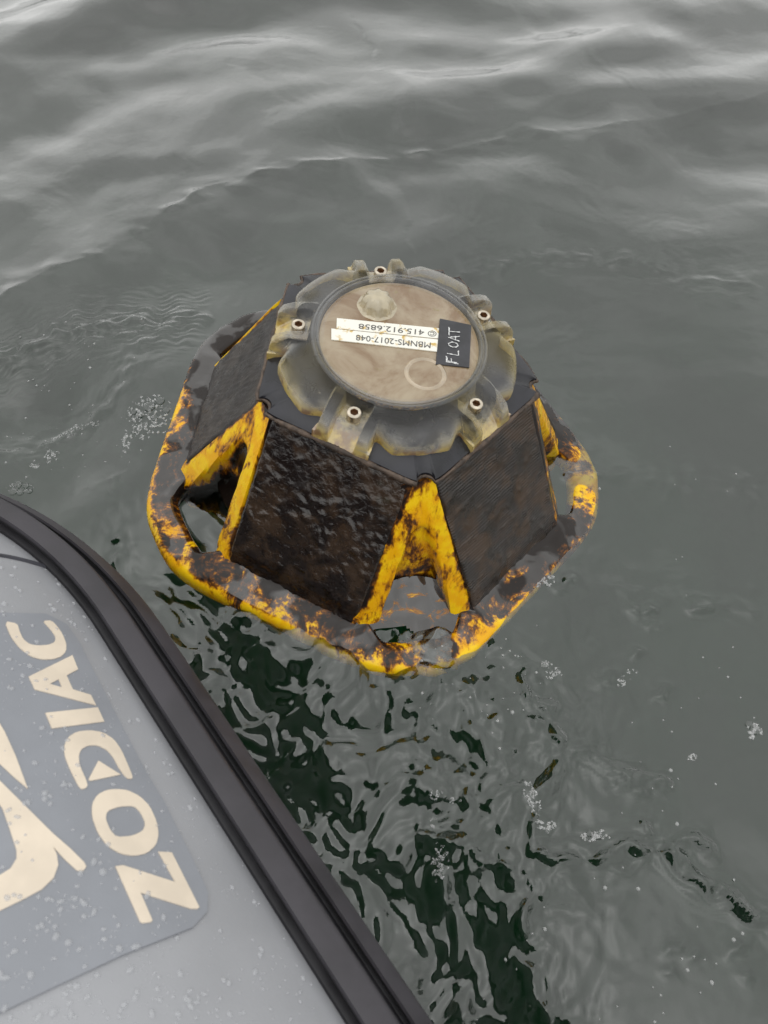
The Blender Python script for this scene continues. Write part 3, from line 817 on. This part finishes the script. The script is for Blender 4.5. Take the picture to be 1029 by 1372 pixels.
t2 = quad_plate('label_strip', [(107, 94), (748, 160), (741, 232), (107, 160)], ZL, .0008, M_TAPE, buoy); t2['label'] = 'white label tape with printed serial code'
t3 = quad_plate('float_label', [(757, 36), (945, 75), (932, 328), (732, 308)], ZL, .0011, M_BLKTAPE, buoy); t3['label'] = 'black tape label with hand lettered white word'
text_mesh('lettering', '© 415.912.6858', [(740, 106), (272, 60), (270, 92), (736, 140)], ZL + .0007, M_INK, t1)
text_mesh('lettering', 'MBNMS-2017-048', [(704, 174), (256, 126), (254, 160), (701, 208)], ZL + .0010, M_INK, t2)
def hand_text(strokes, corners, z, wd, mat, parent):
    """marker strokes in a unit box, laid on a tape"""
    C = [px_local(*zq(*c), z) for c in corners]; r5 = random.Random(4)
    bm = bmesh.new()
    mp = lambda u, t: Vector((C[0] * (1 - u) + C[1] * u) * (1 - t) + (C[3] * (1 - u) + C[2] * u) * t)
    for k, st in enumerate(strokes):
        P = [];
        for (a, b) in zip(st[:-1], st[1:]):
            n = max(2, int(14 * math.hypot(b[0] - a[0], (b[1] - a[1]) * .4)) + 2)
            for i in range(n): P.append((a[0] + (b[0] - a[0]) * i / n, a[1] + (b[1] - a[1]) * i / n))
        P.append(st[-1])
        W = [mp(u + .004 * r5.uniform(-1, 1), t + .015 * r5.uniform(-1, 1)) for u, t in P]
        prev = None
        for i, p in enumerate(W):
            d = (W[min(i + 1, len(W) - 1)] - W[max(i - 1, 0)]).normalized(); nn = Vector((-d.y, d.x, 0)) * wd * r5.uniform(.55, 1.25)
            a, b = bm.verts.new(p + nn + Vector((0, 0, .00004 * k))), bm.verts.new(p - nn + Vector((0, 0, .00004 * k)))
            if prev: bm.faces.new((prev[0], prev[1], b, a))
            prev = (a, b)
    return bm_obj('lettering', bm, mat, parent)
hand_text([[(0, 0), (.01, 1)], [(.01, .96), (.16, 1)], [(.01, .55), (.12, .6)], [(.02, .9), (.13, .93)], [(.02, .1), (.03, .9)],
           [(.24, .95), (.23, .02)], [(.23, .03), (.37, .05)], [(.44, .5), (.47, .85), (.53, .9), (.58, .6), (.56, .2), (.50, .1), (.45, .25), (.44, .55)],
           [(.63, .0), (.70, .92)], [(.70, .95), (.77, .02)], [(.65, .35), (.76, .38)], [(.76, .88), (1.0, .96)], [(.88, .9), (.89, .02)], [(.77, .93), (.98, .9)]],
          [(868, 302), (880, 92), (808, 84), (794, 290)], ZL + .0013, .00042, M_WHITEINK, t3)

# ------------------------------------------------------------------ inflatable boat
ZC, RT = .085, .160            # tube centre height and radius
ROUT = .172                    # plan reach of the rubbing strake
A = on_water(580, 1372, ZC + .055)[:2]; B = on_water(208, 826, ZC + .055)[:2]
_m = on_water(300, 960, ZC + .055)[:2]; DIR = (_m - A) / np.linalg.norm(_m - A); B = A + DIR * np.linalg.norm(B - A)
DIR = (B - A) / np.linalg.norm(B - A); NRM = np.array([-DIR[1], DIR[0]])   # inboard (left) normal
def centreline():
    RB = .31                                     # outer bend radius of the strake
    s0 = A - DIR * 1.6; pts = []
    Bs = B + DIR * .0
    for t in np.linspace(0, 1, 40): pts.append(s0 + (Bs - s0) * t + NRM * ROUT)
    cen = Bs + NRM * RB; rc = RB - ROUT
    a0 = math.atan2(-NRM[1], -NRM[0])
    for t in np.linspace(0.03, 1, 40):
        a = a0 + t * math.radians(72); pts.append(cen + rc * np.array([math.cos(a), math.sin(a)]))
    e = pts[-1] - pts[-2]; e /= np.linalg.norm(e)
    for t in np.linspace(.02, .9, 25): pts.append(pts[64 + 15] + e * t)
    return np.array(pts)
CL = centreline()
_T = np.gradient(CL, axis=0); _T /= np.linalg.norm(_T, axis=1)[:, None]
_NO = np.stack([_T[:, 1], -_T[:, 0]], 1)        # outward (to the water)
boat = bpy.data.objects.new('inflatable_boat', None); COL.objects.link(boat)
boat.location = (float(CL[39][0]), float(CL[39][1]), 0); boat.empty_display_size = .1
tag(boat, 'grey inflatable boat tube with black rubbing strake and cream logo lettering, wet', 'boat')
BOFF = np.array([CL[39][0], CL[39][1], 0.0])
def sweep(name, prof, mats, midx=None, closed=False, smooth=30):
    V = []; F = []; MI = []; m = len(prof)
    for p, no in zip(CL, _NO):
        for r, z in prof: V.append(np.array([p[0] + no[0] * r, p[1] + no[1] * r, ZC + z]) - BOFF)
    for i in range(len(CL) - 1):
        for j in range(m if closed else m - 1):
            k = (j + 1) % m
            F.append((i * m + j, i * m + k, (i + 1) * m + k, (i + 1) * m + j)); MI.append(midx[j] if midx else 0)
    if closed:
        F.append(tuple(range(m))); MI.append(0); F.append(tuple((len(CL) - 1) * m + j for j in range(m))[::-1]); MI.append(0)
    o = mesh_obj(name, V, F, mats, boat, smooth, MI)
    bm = bmesh.new(); bm.from_mesh(o.data); bmesh.ops.recalc_face_normals(bm, faces=bm.faces); bm.to_mesh(o.data); bm.free()
    return o
sweep('tube', [(RT * math.cos(2 * math.pi * j / 96), RT * math.sin(2 * math.pi * j / 96)) for j in range(96)], M_TUBE, closed=True, smooth=179)
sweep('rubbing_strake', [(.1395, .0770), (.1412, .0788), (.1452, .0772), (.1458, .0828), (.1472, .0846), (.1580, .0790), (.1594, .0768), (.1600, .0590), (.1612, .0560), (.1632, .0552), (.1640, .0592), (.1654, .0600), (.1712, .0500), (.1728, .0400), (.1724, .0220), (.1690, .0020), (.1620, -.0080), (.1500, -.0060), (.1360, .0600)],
      [M_STRAKE, M_STRAKE_SHADE], [1, 1, 1, 0, 0, 0, 1, 1, 1, 1, 0, 0, 0, 0, 0, 0, 0, 0, 0], closed=True, smooth=35)
def tube_hit(x, y):
    """where the pixel's ray meets the tube; returns point and outward normal"""
    d = ray(x, y); d = d / np.linalg.norm(d); t = .05
    for _ in range(60):
        p = CAM + d * t
        a = CL[:-1]; e = CL[1:] - a; u = np.clip(((p[:2] - a) * e).sum(1) / (e ** 2).sum(1), 0, 1)
        q = p[:2] - a - u[:, None] * e; D = np.hypot(q[:, 0], q[:, 1]); i = D.argmin()
        s = math.hypot(D[i], p[2] - ZC) - RT
        if s < 1e-5 or t > 3: break
        t += s
    n = np.array([q[i][0], q[i][1], p[2] - ZC]); n /= np.linalg.norm(n)
    return p, n
def decal(name, outline, holes, lift, mat, parent, maxlen=9.0, sm=0):
    """flat raised piece traced in photo pixels and wrapped on the tube"""
    bm = bmesh.new()
    def loop(pts):
        vs = [bm.verts.new((x, y, 0)) for x, y in pts]
        return [bm.edges.new((vs[i], vs[(i + 1) % len(vs)])) for i in range(len(vs))]
    def rnd(pts):
        P = np.array(pts, float)
        for _ in range(sm):
            Q = np.empty((2 * len(P), 2)); nx = np.roll(P, -1, 0); Q[0::2] = .8 * P + .2 * nx; Q[1::2] = .2 * P + .8 * nx; P = Q
        return P
    ed = loop(rnd(outline))
    for h in holes: ed += loop(rnd(h))
    bmesh.ops.triangle_fill(bm, use_beauty=True, use_dissolve=False, edges=ed)
    for _ in range(7):
        lg = [e for e in bm.edges if e.calc_length() > maxlen]
        if not lg: break
        bmesh.ops.subdivide_edges(bm, edges=lg, cuts=1); bmesh.ops.triangulate(bm, faces=bm.faces)
    bnd = [e for e in bm.edges if len(e.link_faces) == 1]
    low = {}
    for v in list(bm.verts):
        p, n = tube_hit(v.co.x, v.co.y)
        if any(e in v.link_edges for e in ()): pass
        v.co = Vector(p + n * lift - BOFF)
        low[v] = Vector(p + n * (lift - .0006 if lift > .0015 else -.0002) - BOFF)
    lw = {}
    for e in bnd:
        for v in e.verts:
            if v not in lw: lw[v] = bm.verts.new(low[v])
        a, b = e.verts
        bm.faces.new((a, b, lw[b], lw[a]))
    return bm_obj(name, bm, mat, parent, 35)
patch = decal('logo_patch', [(-150, 812), (0, 823), (60, 824), (88, 838), (103, 859), (153, 957), (192, 1032), (219, 1077), (264, 1168), (277, 1197), (276, 1223), (257, 1244), (163, 1281), (80, 1320), (0, 1358), (-150, 1430)], [], .0012, M_PATCH, boat, 16)
patch['label'] = 'blue grey rounded patch carrying the cream lettering'
z1 = lambda L: [(x / 3.43, 960 + y / 3.43) for x, y in L]
z2 = lambda L: [(x / 4.575, 800 + y / 4.575) for x, y in L]
LT = .0017
for out, holes, sm in [
    (z2([(22, 160), (100, 175), (112, 220), (135, 270), (175, 302), (230, 310), (290, 305), (325, 290), (335, 262), (318, 230), (285, 190), (255, 158), (308, 156), (345, 195), (375, 240), (398, 300), (396, 345), (370, 375), (320, 393), (250, 395), (180, 375), (115, 325), (60, 255)]), [], 1),
    (z2([(170, 500), (435, 368), (470, 455), (400, 492), (438, 578), (548, 612), (580, 675), (207, 578)]), [z2([(298, 545), (352, 515), (372, 566)])], 0),
    (z2([(272, 722), (590, 688), (630, 775), (312, 817)]), [], 0),
    (z2([(485, 1190), (520, 1184), (532, 1160), (480, 1040), (475, 985), (490, 945), (530, 922), (590, 920), (650, 950), (690, 1000), (720, 1060), (765, 1122), (800, 1128), (803, 1110), (770, 1030), (735, 950), (690, 885), (620, 840), (540, 828), (460, 838), (405, 875), (385, 935), (392, 990), (425, 1075)]), [], 1),
    (z1([(528, 342), (580, 348), (635, 375), (680, 420), (712, 490), (722, 550), (710, 600), (670, 637), (610, 650), (550, 640), (490, 605), (445, 545), (418, 470), (418, 410), (440, 370), (480, 348)]), [z1([(500, 437), (545, 422), (610, 420), (640, 450), (662, 500), (650, 535), (600, 558), (530, 563), (500, 530), (480, 480), (484, 452)])], 1),
    (z1([(525, 697), (560, 692), (798, 770), (720, 630), (782, 634), (908, 885), (900, 893), (870, 892), (640, 818), (695, 945), (688, 953), (648, 958), (638, 950)]), [], 0)]:
    o = decal('letter', out, holes, LT, M_CREAM, patch, 8, sm)
decal('letter', z2([(535, 1130), (595, 1015), (730, 1100), (548, 1138)]), [], LT, M_CREAM, patch, 8).name = 'letter_wedge'
decal('emblem', z1([(-160, -160), (-60, -60), (5, 55), (20, 80), (70, 190), (125, 340), (60, 285), (0, 228), (-120, 140)]), [], LT, M_CREAM, patch, 8)
decal('emblem', z1([(-120, 190), (0, 305), (60, 365), (150, 455), (240, 545), (320, 615), (383, 678), (393, 698), (376, 721), (348, 714), (290, 660), (240, 605), (258, 640), (265, 690), (245, 748), (190, 802), (100, 850), (0, 898), (-160, 965), (-160, 800), (0, 735), (48, 705), (75, 660), (75, 622), (45, 530), (10, 430), (-60, 330), (-120, 290)]), [], LT, M_CREAM, patch, 8)
def seam_strip():
    P = smooth_line([(-100, 738), (-60, 739), (0, 744), (40, 753), (74, 764)], 3); V = []; F = []
    for q, (x, y) in enumerate(P):
        for dy, lf in ((-1.6, 0.0), (-1.0, .0012), (1.0, .0012), (1.6, 0.0)):
            p, n = tube_hit(x, y + dy); V.append(p + n * lf - BOFF)
    for q in range(len(P) - 1):
        for k in range(3): F.append((q * 4 + k, q * 4 + k + 1, q * 4 + k + 5, q * 4 + k + 4))
    o = mesh_obj('seam', V, F, M_SEAM, boat, 60); o['label'] = 'thin dark seam across the grey tube'
seam_strip()
# rain and spray drops on the tube
def droplets():
    bm = bmesh.new(); r3 = random.Random(3)
    def drop(px, py, r):
        p, n = tube_hit(px, py)
        q = Vector(n).to_track_quat('Z', 'Y').to_matrix()
        st = r3.uniform(.8, 1.35); an = r3.uniform(0, 6.28)
        seg = 8 if r < .0012 else 12; rows = [(1, 0), (.82, .42), (.48, .66)]
        if r < .0007: rows = [(1, 0), (.6, .55)]
        onp = 823 < py < 1358 - .47 * px and px < np.interp(py, [823, 859, 957, 1032, 1077, 1168, 1223, 1250], [60, 100, 150, 190, 216, 262, 274, 250])
        base = Vector(p + n * (.0013 if onp else .0001))
        R = []
        for rr, hh in rows:
            ring = []
            for i in range(seg):
                a = 2 * math.pi * i / seg; x, y = r * rr * st * math.cos(a), r * rr / st * math.sin(a)
                xr, yr = x * math.cos(an) - y * math.sin(an), x * math.sin(an) + y * math.cos(an)
                ring.append(bm.verts.new(base + q @ Vector((xr, yr, r * hh * .75)) - Vector(BOFF)))
            R.append(ring)
        tip = bm.verts.new(base + q @ Vector((0, 0, r * .62)) - Vector(BOFF))
        for a, b in zip(R[:-1], R[1:]):
            for i in range(seg): bm.faces.new((a[i], a[(i + 1) % seg], b[(i + 1) % seg], b[i]))
        for i in range(seg): bm.faces.new((R[-1][i], R[-1][(i + 1) % seg], tip))
    def inside(x, y):
        xe = np.interp(y, [690, 740, 820, 930, 1090, 1372], [0, 72, 130, 200, 302, 452]); return -20 < x < xe - 6
    n = 0
    while n < 900:
        x, y = r3.uniform(-20, 460), r3.uniform(700, 1372)
        if not inside(x, y): continue
        dens = .25 + .75 * float(sstep(-.15, .3, perlin(x / 60, y / 60)))
        if r3.random() > dens: continue
        drop(x, y, .00026 + .0012 * r3.random() ** 4.5 + (.0002 if y < 900 else .0001)); n += 1
    for x, y in [(158, 1270), (178, 1297), (132, 1306), (58, 1242), (80, 1218), (212, 1326), (253, 1325), (96, 1358), (40, 1307), (75, 1258), (124, 1158), (137, 1172), (106, 1188), (106, 1170), (69, 1070), (61, 1063), (228, 1038), (252, 1085), (90, 1266), (180, 1270), (20, 790), (15, 770), (8, 812), (110, 826), (72, 818)]:
        drop(x + r3.uniform(-3, 3), y + r3.uniform(-3, 3), r3.uniform(.0011, .0019))
    o = bm_obj('water_droplets', bm, M_DROP, boat, 170); o['kind'] = 'stuff'
    return o
droplets()

# ------------------------------------------------------------------ foam bubbles on the water
def _dome(nr, ns):
    V = []; F = []
    for j in range(nr):
        a = math.pi / 2 * j / nr
        for i in range(ns): V.append((math.cos(a) * math.cos(2 * math.pi * i / ns), math.cos(a) * math.sin(2 * math.pi * i / ns), math.sin(a)))
    V.append((0, 0, 1))
    for j in range(nr - 1):
        for i in range(ns): F.append((j * ns + i, j * ns + (i + 1) % ns, (j + 1) * ns + (i + 1) % ns, (j + 1) * ns + i))
    for i in range(ns): F.append(((nr - 1) * ns + i, (nr - 1) * ns + (i + 1) % ns, nr * ns))
    return np.array(V), F
DOME = {0: _dome(3, 8), 1: _dome(5, 16)}
def foam(name, spots, label=None, group=None, stuff=False):
    """spots: list of (px, py, radius in metres)"""
    pts = np.array([on_water(x, y)[:2] for x, y, r in spots]); hz = water_h(pts[:, 0], pts[:, 1])
    V = []; F = []; MI = []
    for (x, y, r), p, z in zip(spots, pts, hz):
        d = DOME[1 if r > .0018 else 0]; b = len(V)
        c = np.array([p[0], p[1], z - .12 * r])
        V += list(d[0] * r * np.array([1, 1, .45 if r > .003 else .62]) + c); F += [tuple(i + b for i in f) for f in d[1]]; MI += [0 if r > .0021 else 1] * len(d[1])
    o = mesh_obj(name, V, F, [M_BUB, M_FROTH], None, 179, MI)
    tag(o, label, 'foam', group, 'stuff' if stuff else None)
    return o
r4 = random.Random(21)
def cluster(cx_, cy_, rx, ry, n, rmin, rmax, ang=0.0, p=3.0):
    L = []
    for _ in range(int(n * 4.5)):
        a = r4.uniform(0, 6.28); q = math.sqrt(r4.random()); u, v = rx * q * math.cos(a), ry * q * math.sin(a)
        c_, s_ = math.cos(ang), math.sin(ang)
        if n > 20 and float(perlin((cx_ + u) / 7, (cy_ + v) / 7)) < -.10 + .35 * q * q: continue
        L.append((cx_ + u * c_ - v * s_, cy_ + u * s_ + v * c_, (rmin + (rmax - rmin) * r4.random() ** p) * (.62 if q < .75 else .48)))
    return L
FG = 'bubble patches on the water'
foam('foam_patch', [(208, 562, .0060), (222, 556, .0045), (196, 570, .0040), (214, 576, .0036), (230, 568, .0038), (186, 566, .0028), (200, 583, .0026)] + cluster(205, 570, 34, 24, 130, .0008, .0024) + cluster(200, 592, 30, 10, 90, .0007, .0022) + cluster(172, 600, 7, 15, 50, .0007, .0018), 'patch of bubbly froth with a few large bubbles against the raised yellow rim', FG)
foam('foam_patch', cluster(85, 575, 32, 6, 60, .0006, .0016, -.35) + cluster(125, 568, 16, 4, 26, .0006, .0014), 'long thin string of tiny bubbles along a small wave crease', FG)
foam('foam_patch', cluster(64, 605, 14, 9, 40, .0006, .0018, -.5) + cluster(44, 620, 7, 5, 22, .0006, .0014), 'small round bubble clump between crease and boat strake', FG)
foam('foam_patch', cluster(718, 738, 12, 16, 60, .0007, .0020) + cluster(728, 764, 22, 12, 110, .0007, .0024), 'dense bubbles over the submerged corner of the buoy rim', FG)
foam('foam_patch', cluster(716, 1066, 11, 26, 110, .0006, .0017, -.25) + cluster(735, 1103, 18, 9, 70, .0006, .0015, .3), 'bent strip of white bubbles beside a dark ripple line', FG)
foam('foam_patch', cluster(802, 1116, 22, 9, 70, .0007, .0018) + [(804, 1116, .0036), (795, 1113, .0025)], 'oval clump of bubbles with one large bubble in its middle', FG)
foam('foam_patch', cluster(591, 1152, 12, 30, 170, .0005, .0015) + [(590, 1146, .0026), (600, 1140, .0022), (595, 1165, .0024)], 'upright column of fine bubbles over dark water near the strake', FG)
foam('foam_patch', cluster(587, 1062, 12, 7, 40, .0005, .0013) + cluster(608, 1068, 12, 4, 30, .0005, .0011) + cluster(583, 1098, 5, 10, 30, .0005, .001), 'thin ragged wisp of bubbles above the upright bubble column', FG)
foam('foam_patch', cluster(1022, 972, 11, 12, 40, .0008, .0026) + [(1024, 970, .0046), (1016, 962, .0034)], 'lone cluster of big bubbles on smooth open water', FG)
foam('foam_patch', cluster(746, 892, 13, 9, 50, .0005, .0014) + cluster(735, 880, 6, 5, 16, .0005, .0012), 'bubble clump just off the front rim of the buoy', FG)
foam('foam_patch', cluster(842, 900, 13, 7, 40, .0005, .0014, -.3) + cluster(855, 886, 10, 4, 24, .0005, .0012), 'loose pair of bubble clumps on smooth grey water', FG)
foam('foam_patch', cluster(938, 1005, 8, 6, 26, .0005, .0012), 'tiny star shaped bubble clump on smooth grey water', FG)
foam('foam_patch', [(22, 646, .0042), (33, 648, .0030), (15, 655, .0036), (38, 655, .0026), (25, 656, .0034)] + cluster(24, 650, 20, 6, 14, .0006, .0016), 'few large bubbles touching the far end of the boat strake', FG)
sp_ = []
for _ in range(170):
    x, y = r4.uniform(640, 1029), r4.uniform(560, 1372)
    if perlin(x / 120, y / 120) > -.05 and not (x < 800 and y < 800): sp_.append((x, y, .0006 + .0014 * r4.random() ** 4))
for _ in range(70):
    x, y = r4.uniform(0, 200), r4.uniform(440, 640); sp_.append((x, y, .0004 + .0012 * r4.random() ** 3))
for _ in range(40):
    x, y = r4.uniform(560, 760), r4.uniform(860, 960); sp_.append((x, y, .0004 + .0009 * r4.random() ** 3))
foam('foam_specks', sp_, 'tiny single bubbles scattered over the water', None, True)
for o in list(SC.objects):
    if o.type == 'MESH' and not o.data.materials: print('no material', o.name)
